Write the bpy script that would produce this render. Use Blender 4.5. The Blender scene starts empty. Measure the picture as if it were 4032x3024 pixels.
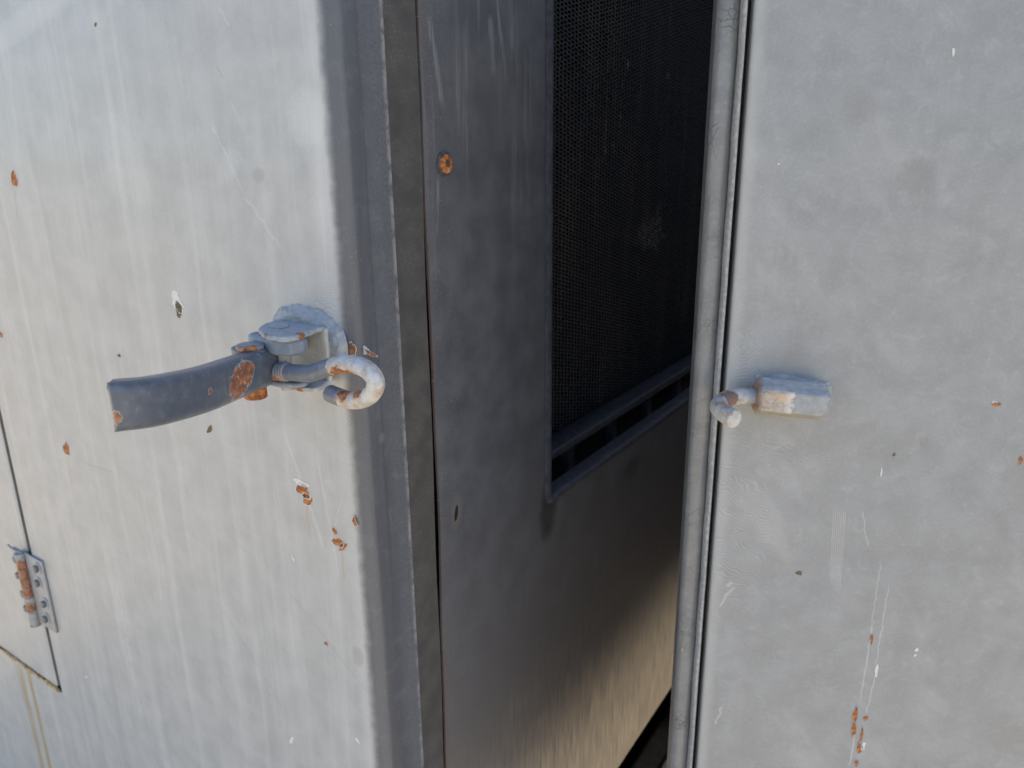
import bpy, bmesh, math, random
from mathutils import Vector, Matrix
random.seed(7)
SC = bpy.context.scene
COL = SC.collection

# ------------------------------------------------------------------ camera
F, CX, CY = 2900.0, 2016.0, 1512.0                # photograph: 4032 x 3024
PITCH, ROLL = math.radians(16.5), math.radians(-0.6)
CAM = Vector((0, 0, 1.25))
RC = Matrix.Rotation(math.pi/2 - PITCH, 3, 'X') @ Matrix.Rotation(ROLL, 3, 'Z')
cd = bpy.data.cameras.new('camera')
cd.sensor_width = 36; cd.lens = 36*F/4032; cd.clip_start = .01; cd.clip_end = 500
cd.dof.use_dof = True; cd.dof.focus_distance = .45; cd.dof.aperture_fstop = 11
cam = bpy.data.objects.new('camera', cd); COL.objects.link(cam)
cam.matrix_world = Matrix.Translation(CAM) @ RC.to_4x4()
SC.camera = cam

# ------------------------------------------------------------------ sky, sun, exposure
SUN_AZ, SUN_EL = math.radians(63.5), math.radians(61)     # azimuth clockwise from +Y
SDIR = Vector((math.sin(SUN_AZ)*math.cos(SUN_EL), math.cos(SUN_AZ)*math.cos(SUN_EL), math.sin(SUN_EL)))
w = bpy.data.worlds.new('World'); SC.world = w; w.use_nodes = True
nt = w.node_tree; bg = nt.nodes['Background']
sky = nt.nodes.new('ShaderNodeTexSky'); sky.sky_type = 'NISHITA'; sky.sun_disc = False
sky.sun_elevation = SUN_EL; sky.sun_rotation = SUN_AZ
sky.air_density = 1.0; sky.dust_density = 1.0; sky.ozone_density = 1.0
nt.links.new(sky.outputs[0], bg.inputs[0]); bg.inputs[1].default_value = .15
sl = bpy.data.lights.new('sun', 'SUN'); sl.energy = 5.0; sl.angle = math.radians(3.0); sl.color = (1, .91, .78)
so = bpy.data.objects.new('sun', sl); COL.objects.link(so)
so.rotation_euler = SDIR.to_track_quat('Z', 'Y').to_euler(); so.location = (2, 2, 6)
SC.view_settings.view_transform = 'Standard'; SC.view_settings.look = 'None'
try:
    SC.cycles.max_bounces = 5; SC.cycles.diffuse_bounces = 4; SC.cycles.glossy_bounces = 2
except Exception: pass
SC.view_settings.exposure = 1.15; SC.view_settings.gamma = 1; SC.view_settings.use_curve_mapping = False

# ------------------------------------------------------------------ frames: machine M, right cover R
def ray(x, y): return RC @ Vector(((x-CX)/F, -(y-CY)/F, -1.0))
AM = math.radians(-33.5)
C0 = CAM + ray(1400, 1500)*.46; C0.z = 0
MM = Matrix.Translation(C0) @ Matrix.Rotation(AM, 4, 'Z')
AR = math.radians(-5)
P0 = CAM + ray(2862, 1500)*.49; P0.z = 0
MR = Matrix.Translation(P0) @ Matrix.Rotation(AR, 4, 'Z')
def on(fr, px, axis, val):
    inv = fr.inverted(); o = inv @ CAM; d = inv.to_3x3() @ ray(*px)
    return o + d*((val-o[axis])/d[axis])
def L2(px): p = on(MM, px, 1, 0); return p.x, p.z                 # left sheet, u = x
def I2(px): p = on(MM, px, 0, -.006); return p.y, p.z             # inner panel
def R2(px): p = on(MR, px, 1, 0); return p.x, p.z                 # right sheet

# ------------------------------------------------------------------ node expressions
class T:
    def __init__(s, name, rough=.5, spec=.4, metal=0):
        s.m = bpy.data.materials.new(name); s.m.use_nodes = True
        s.t = s.m.node_tree; s.b = s.t.nodes['Principled BSDF']
        s.b.inputs['Roughness'].default_value = rough
        s.b.inputs['Specular IOR Level'].default_value = spec
        s.b.inputs['Metallic'].default_value = metal
    def n(s, k, **kw):
        x = s.t.nodes.new(k)
        for a, b in kw.items(): setattr(x, a, b)
        return x
    def put(s, sock, v):
        if isinstance(v, X): v = v.s
        if hasattr(v, 'is_output'): s.t.links.new(v, sock)
        else: sock.default_value = v
    def math(s, op, *a, clamp=False):
        x = s.n('ShaderNodeMath', operation=op); x.use_clamp = clamp
        for i, v in enumerate(a): s.put(x.inputs[i], v)
        return X(s, x.outputs[0])
    def uv(s):
        x = s.n('ShaderNodeUVMap'); y = s.n('ShaderNodeSeparateXYZ'); s.t.links.new(x.outputs[0], y.inputs[0])
        return X(s, y.outputs[0]), X(s, y.outputs[1]), x.outputs[0]
    def obj(s):
        x = s.n('ShaderNodeTexCoord'); y = s.n('ShaderNodeSeparateXYZ'); s.t.links.new(x.outputs['Object'], y.inputs[0])
        return X(s, y.outputs[0]), X(s, y.outputs[1]), X(s, y.outputs[2]), x.outputs['Object']
    def vec(s, a, b=0., c=0.):
        x = s.n('ShaderNodeCombineXYZ')
        for i, v in enumerate((a, b, c)): s.put(x.inputs[i], v)
        return x.outputs[0]
    def noise(s, v, scale, detail=3, rough=.55, dist=0.):
        x = s.n('ShaderNodeTexNoise'); s.put(x.inputs['Vector'], v)
        x.inputs['Scale'].default_value = scale; x.inputs['Detail'].default_value = detail
        x.inputs['Roughness'].default_value = rough; x.inputs['Distortion'].default_value = dist
        return X(s, x.outputs[0])
    def voro(s, v, scale, feature='F1', out='Distance', rand=1):
        x = s.n('ShaderNodeTexVoronoi', feature=feature); s.put(x.inputs['Vector'], v)
        x.inputs['Scale'].default_value = scale; x.inputs['Randomness'].default_value = rand
        return X(s, x.outputs[out])
    def sm(s, a, b, v):          # smoothstep a->b (a may exceed b)
        x = s.n('ShaderNodeMapRange', interpolation_type='SMOOTHSTEP'); s.put(x.inputs[0], v)
        lo, hi = (a, b) if a < b else (b, a)
        x.inputs[1].default_value = lo; x.inputs[2].default_value = hi
        x.inputs[3].default_value, x.inputs[4].default_value = (0, 1) if a < b else (1, 0)
        return X(s, x.outputs[0])
    def mix(s, fac, a, b):
        x = s.n('ShaderNodeMix', data_type='RGBA'); s.put(x.inputs[0], fac)
        for i, v in ((6, a), (7, b)): s.put(x.inputs[i], v if hasattr(v, 'is_output') else (*v, 1))
        return x.outputs[2]
    def scale(s, col, k):
        x = s.n('ShaderNodeVectorMath', operation='SCALE'); s.put(x.inputs[0], col); s.put(x.inputs[3], k)
        return x.outputs[0]
    def bump(s, h, dist=.001, strength=1.):
        x = s.n('ShaderNodeBump'); x.inputs['Strength'].default_value = strength
        x.inputs['Distance'].default_value = dist; s.put(x.inputs['Height'], h)
        s.t.links.new(x.outputs[0], s.b.inputs['Normal'])
    def color(s, c): s.put(s.b.inputs['Base Color'], c if hasattr(c, 'is_output') else (*c, 1))
    def ellipse(s, u, v, c, r, ang=0., nz=None, wob=.6, soft=.12):
        ca, sa = math.cos(ang), math.sin(ang)
        du, dv = u-c[0], v-c[1]
        a = (du*ca+dv*sa)*(1/r[0]); b = (dv*ca-du*sa)*(1/r[1])
        d = (a*a+b*b)
        if nz is not None: d = d+(nz-.5)*(wob*4)
        return s.sm(1+soft, 1-soft, d)
    def line(s, u, v, p, q, width, nz=None, amp=0.):
        L = math.hypot(q[0]-p[0], q[1]-p[1]); ca, sa = (q[0]-p[0])/L, (q[1]-p[1])/L
        du, dv = u-p[0], v-p[1]
        a = du*ca+dv*sa; b = dv*ca-du*sa
        if nz is not None: b = b+(nz-.5)*amp
        return s.sm(width, width*.3, s.math('ABSOLUTE', b))*s.sm(-L*.05, L*.12, a)*s.sm(L*1.05, L*.85, a)
class X:
    def __init__(s, t, sock): s.t, s.s = t, sock
    def __add__(s, o): return s.t.math('ADD', s, o)
    __radd__ = __add__
    def __sub__(s, o): return s.t.math('SUBTRACT', s, o)
    def __rsub__(s, o): return s.t.math('SUBTRACT', o, s)
    def __mul__(s, o): return s.t.math('MULTIPLY', s, o)
    __rmul__ = __mul__
    def max(s, o): return s.t.math('MAXIMUM', s, o)
    def sin(s): return s.t.math('SINE', s)
    def clamp(s): return s.t.math('ADD', s, 0., clamp=True)

RUST_D, RUST_O, RUST_P = (.17, .065, .032), (.46, .18, .06), (.42, .17, .11)
def rust_color(t, vec):
    a = t.noise(vec, 260, 4, .65); b = t.noise(vec, 900, 2)
    c = t.mix(t.sm(.35, .65, a), RUST_D, RUST_O)
    return t.mix(t.sm(.62, .8, b), c, (.52, .28, .14))

CHIPS = []      # (side, kind, px, radius px, angle)
# ---- weathered outer paint of the two covers
def cover_paint(name, side):
    t = T(name, .62, .25)
    u, v, uvv = t.uv()
    big = t.noise(uvv, 9, 1); mid = t.noise(uvv, 38, 3, .6); fine = t.noise(uvv, 480, 2, .7)
    stv = t.vec(u*1.0 + (big-.5)*.01, v*.032)
    st1 = t.noise(stv, 60, 3, .66); st2 = t.noise(stv, 330, 2, .6)
    blot = t.noise(uvv, 75, 3, .7, .6)
    speck = t.noise(uvv, 1500, 0)
    wv = t.noise(uvv, 360, 3, .75)              # ragged edges
    wv2 = t.noise(uvv, 130, 1)
    ripn = t.noise(uvv, 55, 1)
    rip = ((v+u*(.55 if side == 'right' else -.2)+ripn*.022)*2900.0).sin()
    if side == 'left':
        base = t.mix(t.sm(.28, .74, mid), (.315, .319, .318), (.372, .375, .371))
        base = t.mix(t.sm(.42, .84, st1)*.46, base, (.50, .50, .492))
        base = t.mix(t.sm(.58, .78, st2)*t.sm(.4, .62, big)*.22, base, (.56, .56, .545))
        base = t.mix(t.sm(.58, .80, blot)*.2, base, (.52, .525, .515))
        base = t.mix(t.sm(.55, .78, t.noise(t.vec(u+.7, v*.05), 42, 2))*.45, base, (.27, .275, .275))
    else:
        base = t.mix(t.sm(.28, .74, mid), (.222, .230, .235), (.262, .271, .277))
        base = t.mix(t.sm(.50, .76, blot)*.32, base, (.35, .36, .365))
        base = t.mix(t.sm(.55, .8, st1)*.18, base, (.34, .345, .345))
        dg = t.noise(t.vec(u*.8+v*.6, v*.25-u*.3), 26, 3)
        base = t.mix(t.sm(.55, .75, dg)*.5, base, (.34, .346, .352))
        base = t.mix(t.sm(.60, .8, t.noise(uvv, 17, 2))*.30, base, (.215, .222, .23))
    base = t.mix(t.sm(.45, .75, fine)*.10, base, (.55, .55, .54))
    P2 = L2 if side == 'left' else R2
    h = (mid-.5)*.25+(fine-.5)*.06+(big-.5)*3.5
    rustm, whitem, darkm, stain, edge = None, None, None, None, None
    def mx(a, b): return b if a is None else a.max(b)
    def E_(px, rpx, ang=0., wob=1.25, soft=.10):
        c = P2(px); a = P2((px[0]+rpx[0], px[1])); b = P2((px[0], px[1]+rpx[1]))
        r = (max(1e-4, math.hypot(a[0]-c[0], a[1]-c[1])), max(1e-4, abs(b[1]-c[1])))
        return t.ellipse(u, v, c, r, ang, wv, wob, soft)
    def LN(p, q, wd, amp=0.): return t.line(u, v, P2(p), P2(q), wd, wv2, amp)
    if side == 'left':
        chips = [((56, 705), (11, 38), 0), ((262, 1768), (12, 25), 0), ((1194, 1932), (24, 30), 0), ((1210, 1966), (24, 20), 0),
                 ((1318, 2092), (9, 14), 0), ((1332, 2136), (22, 18), 0), ((1350, 2152), (22, 12), .6), ((1401, 2052), (9, 16), 0),
                 ((1284, 2534), (7, 8), 0), ((1378, 1378), (13, 30), 0), ((4, 1318), (5, 14), 0), ((1420, 1403), (22, 9), -.3)]
        dchips = [((704, 1218), (13, 30), .2), ((826, 1690), (15, 9), .9), ((470, 1400), (7, 5), 0), ((377, 97), (5, 8), 0)]
        whites = [((698, 1190), (17, 40), .1), ((1400, 1392), (16, 14), -.5), ((1148, 2915), (5, 15), -.6), 
                  ((1155, 2200), (4, 11), .5), ((1186, 1902), (26, 12), 0), ((1408, 2915), (5, 11), .5),
                  ((340, 2665), (5, 3), .5)]
        scr = [((870, 2390), (1125, 2800), 4.5e-4, 0), ((852, 2662), (985, 2895), 4.5e-4, 0), ((1130, 2320), (1480, 2770), 3.5e-4, 0),
               ((880, 2090), (1010, 2210), 3e-4, 0), ((340, 2300), (560, 2590), 4e-4, .001), ((330, 1822), (450, 1862), 6e-4, .001),
               ((620, 2890), (740, 3020), 4e-4, 0), ((450, 2640), (540, 2890), 4e-4, 0), ((850, 255), (880, 310), 5e-4, 0)]
        whl = [((905, 390), (960, 520), 6e-4, .002), ((180, 20), (305, 640), 8e-4, .004), ((830, 480), (960, 760), 12e-4, .006),
               ((860, 30), (910, 100), 14e-4, .006), ((1120, 1700), (1290, 2200), 20e-4, .005), ((1240, 1750), (1340, 2300), 12e-4, .004),
               ((450, 2250), (560, 2850), 30e-4, .01), ((30, 200), (75, 640), 10e-4, .003), ((1350, 1950), (1316, 2080), 6e-4, .004),
               ((960, 770), (1110, 980), 16e-4, .006)]
        for kind, lst in (('rust', chips), ('dark', dchips), ('white', whites)):
            for c, r, a in lst: CHIPS.append((side, kind, c, r, a))
        for a, b, wd, am in scr: stain = mx(stain, LN(a, b, wd, am)*.55)
        for a, b, wd, am in whl: edge = mx(edge, LN(a, b, wd, am)*.3)
        # grey smudges
        for c, r in (((1410, 2585), (20, 36)), ((1018, 690), (24, 30)), ((1490, 1780), (12, 20))):
            stain = mx(stain, E_(c, r, 0, .25, .7)*.35)
        # chalk bloom beside the bend
        bl = E_((1225, 470), (90, 110), -.5, .5, .8).max(E_((1290, 760), (60, 220), 0, .5, .9)*.6)
        bl = bl.max(E_((900, 650), (55, 50), .7, .8, .9)*.7).max(E_((1040, 820), (60, 45), .8, .8, .9)*.5)
        bl = bl.max(E_((500, 640), (70, 200), .2, .9, .9)*.5).max(E_((130, 60), (420, 55), .2, .3, .9)*.7)
        rr2 = None
        for p, q, wd in (((1205, 1975), (1222, 2130), .0022), ((1345, 2160), (1356, 2290), .0016), ((262, 1790), (283, 1900), .002), ((56, 740), (70, 860), .002)):
            rr2 = mx(rr2, LN(p, q, wd, .002))
        base = t.mix(rr2*.38, base, (.34, .24, .14))
        base = t.mix(bl*.32, base, (.58, .585, .58))
        ripm = E_((1300, 1240), (150, 70), 0, .3, .9).max(E_((1400, 1720), (70, 160), 0, .3, .9)).max(E_((1330, 1140), (80, 60), 0, .3, .9)*.5)
        # run-off below the door corner
        s1 = P2((78, 2640)); s2 = P2((112, 2650))
        run = t.sm(.012, .002, t.math('ABSOLUTE', u-s1[0]+(st2-.5)*.012))*.8
        run = run.max(t.sm(.008, .001, t.math('ABSOLUTE', u-s2[0]+(st2-.5)*.008)))
        zb = .655
        run = run*t.sm(zb+.002, zb-.004, v)*t.sm(.10, .55, t.noise(t.vec(u, v*.15), 160, 2))
        base = t.mix(run*.92, base, (.30, .215, .10))
        # paint not bleached on the return flange: ragged border along the bend
        ub = u+(wv2-.5)*.003+(mid-.5)*.004
        chalk = t.sm(-.0035, -.0125, ub)
        halo = t.sm(-.022, -.014, ub)*chalk
        base = t.mix(halo*.22, base, (.54, .545, .54))
        band = t.sm(-.008, -.002, ub)*t.sm(.006, .004, ub)
        dark = t.mix(t.sm(.3, .7, st1), (.066, .070, .082), (.086, .091, .104))
        dark = t.mix(t.sm(.5, .8, blot)*.4, dark, (.14, .145, .155))
        dark = t.mix(band*.12, dark, (.17, .175, .185))
        dark = t.mix(t.sm(.74, .80, speck)*t.sm(.45, .6, wv2)*.7, dark, (.36, .36, .36))
        cr = t.sm(.0016, .0004, t.math('ABSOLUTE', u-.0165+(st2-.5)*.004+(wv2-.5)*.003))*t.sm(.35, .5, st1)
        dark = t.mix(cr*.45, dark, (.045, .048, .055))
        outer = t.sm(.010, .034, u+(blot-.5)*.02)*t.sm(.25, .75, fine)
        dark = t.mix(outer*.22, dark, (.26, .265, .28))
        rim = t.sm(.0352, .0376, u+(wv-.5)*.003)
        dark = t.mix(rim*t.sm(.35, .6, blot)*.45, dark, (.36, .345, .335))
        base = t.mix(chalk, dark, base); ripm = ripm*chalk
    else:
        chips = [((3922, 1591), (20, 9), -.2), ((4018, 1812), (10, 16), 0), ((3432, 2516), (6, 20), 0), ((3367, 2815), (9, 36), 0),
                 ((3361, 2870), (9, 34), 0), ((3408, 2828), (9, 10), 0), ((3392, 2895), (6, 26), 0), ((3384, 2945), (11, 24), 0),
                 ((3372, 3005), (8, 12), 0)]
        dchips = [((3146, 2256), (11, 9), -.5), ((3520, 1790), (6, 6), 0)]
        whites = [((3609, 2558), (6, 9), 0), ((3603, 2580), (5, 6), 0), ((3754, 205), (6, 15), .1), ((3398, 2938), (10, 14), 0),
                  ((3451, 2640), (7, 22), 0), ((3066, 645), (4, 4), 0), ((3915, 1583), (10, 6), 0),
                  ((3470, 1860), (4, 16), 0)]
        for kind, lst in (('rust', chips), ('dark', dchips), ('white', whites)):
            for c, r, a in lst: CHIPS.append((side, kind, c, r, a))
        for c, r, am in (((3385, 425), (62, 75), .55), ((3610, 695), (75, 70), .6), ((3130, 1410), (60, 40), .35), ((3240, 1430), (95, 30), .3),
                         ((3640, 1740), (18, 22), .4), ((3950, 2080), (30, 60), .4), ((3960, 2890), (70, 80), .4), ((3230, 1750), (230, 40), .3)):
            stain = mx(stain, E_(c, r, .4, .8, .9)*am*.85)
        for a, b, wd, am in (((3470, 2210), (3430, 2460), 6e-4, .004), ((3440, 2440), (3385, 2770), 8e-4, .003), ((3500, 2300), (3445, 2640), 7e-4, .003),
                             ((3450, 2640), (3410, 2820), 8e-4, .003), ((3365, 2900), (3345, 3020), 9e-4, .002), ((3395, 2010), (3420, 2160), 6e-4, .004),
                             ((2860, 2310), (2885, 2290), 20e-4, .003), ((2830, 2390), (2890, 2310), 16e-4, .006), ((2810, 2850), (2850, 2780), 14e-4, .006)):
            edge = mx(edge, LN(a, b, wd, am)*.35)
        for k in range(7):
            edge = mx(edge, LN((3283+k*8, 2000), (3268+k*6, 2300+k*8), 4e-4, .001)*.3)
        ripm = E_((2890, 2080), (150, 330), 0, .3, .9).max(E_((2930, 1480), (90, 180), 0, .3, .9)*.7).max(E_((3080, 1800), (190, 90), 0, .3, .9)*.7)
        ripm = ripm.max(E_((2880, 1180), (60, 300), 0, .3, .9)*.35)
        lip = t.sm(.010, .002, u+(blot-.5)*.010)
        base = t.mix(lip*.35, base, (.42, .42, .41))
    base = t.mix(ripm*t.sm(.2, .95, rip)*.20, base, (.48, .485, .48))
    base = t.mix(ripm*t.sm(-.3, -.95, rip)*.15, base, (.22, .225, .23))
    h = h+ripm*rip*.08
    base = t.mix(stain, base, (.19, .185, .18))
    base = t.mix(edge, base, (.52, .52, .51))
    t.color(base); t.bump(h, .0006, .8)
    t.b.inputs['Roughness'].default_value = .40; t.b.inputs['Specular IOR Level'].default_value = .5
    return t.m

def panel_paint():                       # bulkhead: unbleached dark paint with dust
    t = T('bulkhead_paint', .45, .4)
    u, v, uvv = t.uv()
    stv = t.vec(u, v*.04)
    s1 = t.noise(stv, 110, 4, .65); s2 = t.noise(stv, 420, 3, .6); bl = t.noise(uvv, 30, 4, .6)
    fine = t.noise(uvv, 600, 2); sp = t.noise(uvv, 900, 1)
    c = t.mix(t.sm(.3, .7, bl), (.066, .069, .079), (.098, .101, .112))
    low = t.sm(1.05, .62, v+(bl-.5)*.2)
    c = t.mix(low*.8, c, (.135, .118, .104))
    c = t.mix(t.sm(.5, .75, s2)*t.sm(1.0, .6, v)*.45, c, (.15, .125, .10))
    c = t.mix(t.sm(.52, .72, s1)*t.sm(1.12, 1.30, v+(bl-.5)*.12)*.6, c, (.21, .215, .235))
    c = t.mix(t.sm(.80, .56, v+(bl-.5)*.10)*(t.sm(.28, .72, s2)*.75+.15), c, (.42, .35, .26))  # tan dust, paled here to paint the sun patch brighter
    dust = t.sm(.105, .087, u+(s2-.5)*.03)
    c = t.mix(dust*t.sm(.3, .7, fine)*.3, c, (.15, .145, .14))
    c = t.mix(t.sm(.68, .73, sp)*t.sm(.14, .095, u+(bl-.5)*.04)*.7, c, (.34, .34, .36))
    wv2 = t.noise(uvv, 90, 2)
    drips = None
    for p, q, wd in (((1955, -30), (1995, 330), .0022), ((1930, 60), (1945, 300), .004), ((1690, 60), (1745, 420), .0035), ((1728, 690), (1720, 930), .0016), ((2010, -20), (2020, 200), .003)):
        e = t.line(u, v, I2(p), I2(q), wd, s2, .010); drips = e if drips is None else drips.max(e)
    c = t.mix(drips*t.sm(.3, .6, s2)*.45, c, (.26, .265, .29))
    # grime round the corner of the window and the slot
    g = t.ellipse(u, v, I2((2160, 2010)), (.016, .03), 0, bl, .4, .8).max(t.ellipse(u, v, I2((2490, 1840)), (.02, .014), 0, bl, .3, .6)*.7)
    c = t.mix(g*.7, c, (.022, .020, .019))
    sl_ = t.ellipse(u, v, I2((1797, 2020)), (.0022, .0065), -.2, None)
    halo = t.ellipse(u, v, I2((1797, 2020)), (.007, .014), -.2, fine, .5, .6)
    c = t.mix(halo*.4, c, (.16, .13, .11)); c = t.mix(sl_, c, (.012, .010, .01))
    # rust bleeding along the seam
    rs = t.sm(.0865, .0825, u+(s2-.5)*.006)*t.sm(.35, .6, t.noise(stv, 60, 3))
    c = t.mix(rs*.35, c, (.15, .08, .045))
    t.color(c)
    t.bump((bl-.5)*1.5+(s2-.5)*.10+(fine-.5)*.12-sl_*3, .0006, .7)
    t.put(t.b.inputs['Roughness'], .42+s1*.2)
    return t.m

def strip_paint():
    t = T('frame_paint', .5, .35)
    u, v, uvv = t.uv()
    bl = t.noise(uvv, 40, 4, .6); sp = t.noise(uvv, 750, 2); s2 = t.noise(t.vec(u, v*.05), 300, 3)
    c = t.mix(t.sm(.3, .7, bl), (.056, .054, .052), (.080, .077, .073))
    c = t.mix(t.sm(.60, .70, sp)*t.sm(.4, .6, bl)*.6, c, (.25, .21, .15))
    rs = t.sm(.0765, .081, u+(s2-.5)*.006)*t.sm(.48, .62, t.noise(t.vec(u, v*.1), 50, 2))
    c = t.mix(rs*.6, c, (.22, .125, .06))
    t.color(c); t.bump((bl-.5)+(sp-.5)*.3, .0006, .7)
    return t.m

def brown_rust(t, o):
    a = t.noise(o, 230, 3, .65)
    c = t.mix(t.sm(.35, .65, a), (.15, .068, .042), (.33, .145, .075))
    return t.mix(t.sm(.60, .72, t.noise(o, 120, 2)), c, (.50, .24, .15))
def part_paint(name, base=(.12, .135, .165), light=(.24, .26, .29), rust_at=(), rough=.42, bare=None, bd=.0005):
    """paint on hardware, chipped to rust at given object-space balls (x, y, z, r); bare = same list, zinc-white metal"""
    t = T(name, rough, .45)
    x, y, z, o = t.obj()
    a = t.noise(o, 180, 4, .6); b = t.noise(o, 700, 3, .6); e = t.noise(o, 330, 3, .6)
    c = t.mix(t.sm(.3, .7, a), base, tuple(i*1.25 for i in base))
    c = t.mix(t.sm(.56, .74, a)*t.sm(.4, .6, b)*.5, c, light)
    c = t.mix(t.sm(.70, .76, b)*.5, c, light)
    h = (a-.5)*.5+(b-.5)*.2
    def balls(lst, wob, lo=.94, hi=1.06):
        m = None
        for (bx, by, bz, r) in lst:
            dx, dy, dz = x-bx, y-by, z-bz
            d = (dx*dx+dy*dy+dz*dz)*(1/(r*r))+(e-.5)*wob
            k = t.sm(hi, lo, d); m = k if m is None else m.max(k)
        return m
    if bare:
        m = balls(bare, 1.4)
        zc = t.mix(t.sm(.35, .6, a), (.36, .35, .335), (.50, .49, .475))
        zc = t.mix(t.sm(.56, .70, t.noise(o, 95, 3))*.6, zc, (.40, .23, .12))
        zc = t.mix(t.sm(.60, .72, b)*.5, zc, (.40, .36, .33))
        c = t.mix(m, c, zc); h = h-m*.5
    if rust_at:
        if bare: c = t.mix(balls(rust_at, 1.2, .4, 3.6)*.55, c, (.44, .29, .17))
        m = balls(rust_at, 2.6)
        if name == 'handle_paint': c = t.mix(balls(rust_at, 2.6, 1.10, 1.30)*.8, c, (.40, .40, .40))
        c = t.mix(m, c, (brown_rust if name[:4] in ('hand', 'knuc', 'hing') else rust_color)(t, o)); h = h-m*.8
    t.color(c); t.bump(h, bd, .9)
    return t.m

def simple(name, c1, c2, sc=120, rough=.6, spec=.3, bump=.5):
    t = T(name, rough, spec); x, y, z, o = t.obj()
    a = t.noise(o, sc, 4, .6)
    t.color(t.mix(t.sm(.35, .65, a), c1, c2)); t.bump(a, .0005, bump)
    return t.m
def rust_mat(name, extra=(.5, .3, .15)):
    t = T(name, .8, .15); x, y, z, o = t.obj()
    t.color(t.mix(t.sm(.5, .7, t.noise(o, 150, 3))*.5, rust_color(t, o), extra)); t.bump(t.noise(o, 700, 4, .7), .0006, .8)
    return t.m

# ------------------------------------------------------------------ mesh helpers
def link(name, me, mat, parent=None, frame=None, smooth=False):
    o = bpy.data.objects.new(name, me); COL.objects.link(o)
    if mat: me.materials.append(mat)
    if smooth:
        for p in me.polygons: p.use_smooth = True
    if parent: o.parent = parent
    elif frame is not None: o.matrix_world = frame
    return o
def empty(name, mw, label, cat, group=None):
    o = bpy.data.objects.new(name, None); COL.objects.link(o); o.matrix_world = mw; o.empty_display_size = .05
    o['label'] = label; o['category'] = cat
    if group: o['group'] = group
    return o
def mesh(name, v, f): me = bpy.data.meshes.new(name); me.from_pydata([tuple(a) for a in v], [], f); me.update(); return me
def solid(o, th, off=-1, bev=0., seg=2):
    m = o.modifiers.new('solid', 'SOLIDIFY'); m.thickness = th; m.offset = off
    if bev: bevel(o, bev, seg)
    return o
def bevel(o, wd, seg=2):
    m = o.modifiers.new('bevel', 'BEVEL'); m.width = wd; m.segments = seg; m.limit_method = 'ANGLE'; m.angle_limit = math.radians(40)
    for p in o.data.polygons: p.use_smooth = True
    return o
def extrude_plan(name, prof, zs, skip=None, arc0=0., wob=None):
    """vertical sheet over a plan profile [(x, y)], UV = (arc length, z) in metres"""
    arc = [arc0]
    for a, b in zip(prof, prof[1:]): arc.append(arc[-1]+math.hypot(b[0]-a[0], b[1]-a[1]))
    n = len(prof); V, Fc, UV = [], [], []
    for z in zs:
        for i, (x, y) in enumerate(prof):
            dx, dy = wob(i, z) if wob else (0, 0)
            V.append((x+dx, y+dy, z))
    for k in range(len(zs)-1):
        for i in range(n-1):
            if skip and skip(i, k): continue
            Fc.append((k*n+i, k*n+i+1, (k+1)*n+i+1, (k+1)*n+i))
            UV += [(arc[i], zs[k]), (arc[i+1], zs[k]), (arc[i+1], zs[k+1]), (arc[i], zs[k+1])]
    me = mesh(name, V, Fc)
    ul = me.uv_layers.new(name='UVMap')
    for i, q in enumerate(UV): ul.data[i].uv = q
    return me
def box_me(name, lo, hi):
    x0, y0, z0 = lo; x1, y1, z1 = hi
    v = [(x0, y0, z0), (x1, y0, z0), (x1, y1, z0), (x0, y1, z0), (x0, y0, z1), (x1, y0, z1), (x1, y1, z1), (x0, y1, z1)]
    return mesh(name, v, [(0, 3, 2, 1), (4, 5, 6, 7), (0, 1, 5, 4), (1, 2, 6, 5), (2, 3, 7, 6), (3, 0, 4, 7)])
def prism_me(name, poly, z0, z1):
    n = len(poly)
    v = [(x, y, z0) for x, y in poly]+[(x, y, z1) for x, y in poly]
    return mesh(name, v, [tuple(range(n-1, -1, -1)), tuple(range(n, 2*n))]+[(i, (i+1) % n, n+(i+1) % n, n+i) for i in range(n)])
def catmull(P, per=8):
    out = []; P = [Vector(p) for p in P]; Q = [P[0]*2-P[1]]+P+[P[-1]*2-P[-2]]
    for i in range(1, len(Q)-2):
        a, b, c, d = Q[i-1:i+3]
        for k in range(per):
            s = k/per
            out.append(.5*((2*b)+(c-a)*s+(2*a-5*b+4*c-d)*s*s+(3*b-a-3*c+d)*s**3))
    out.append(P[-1]); return out
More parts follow.
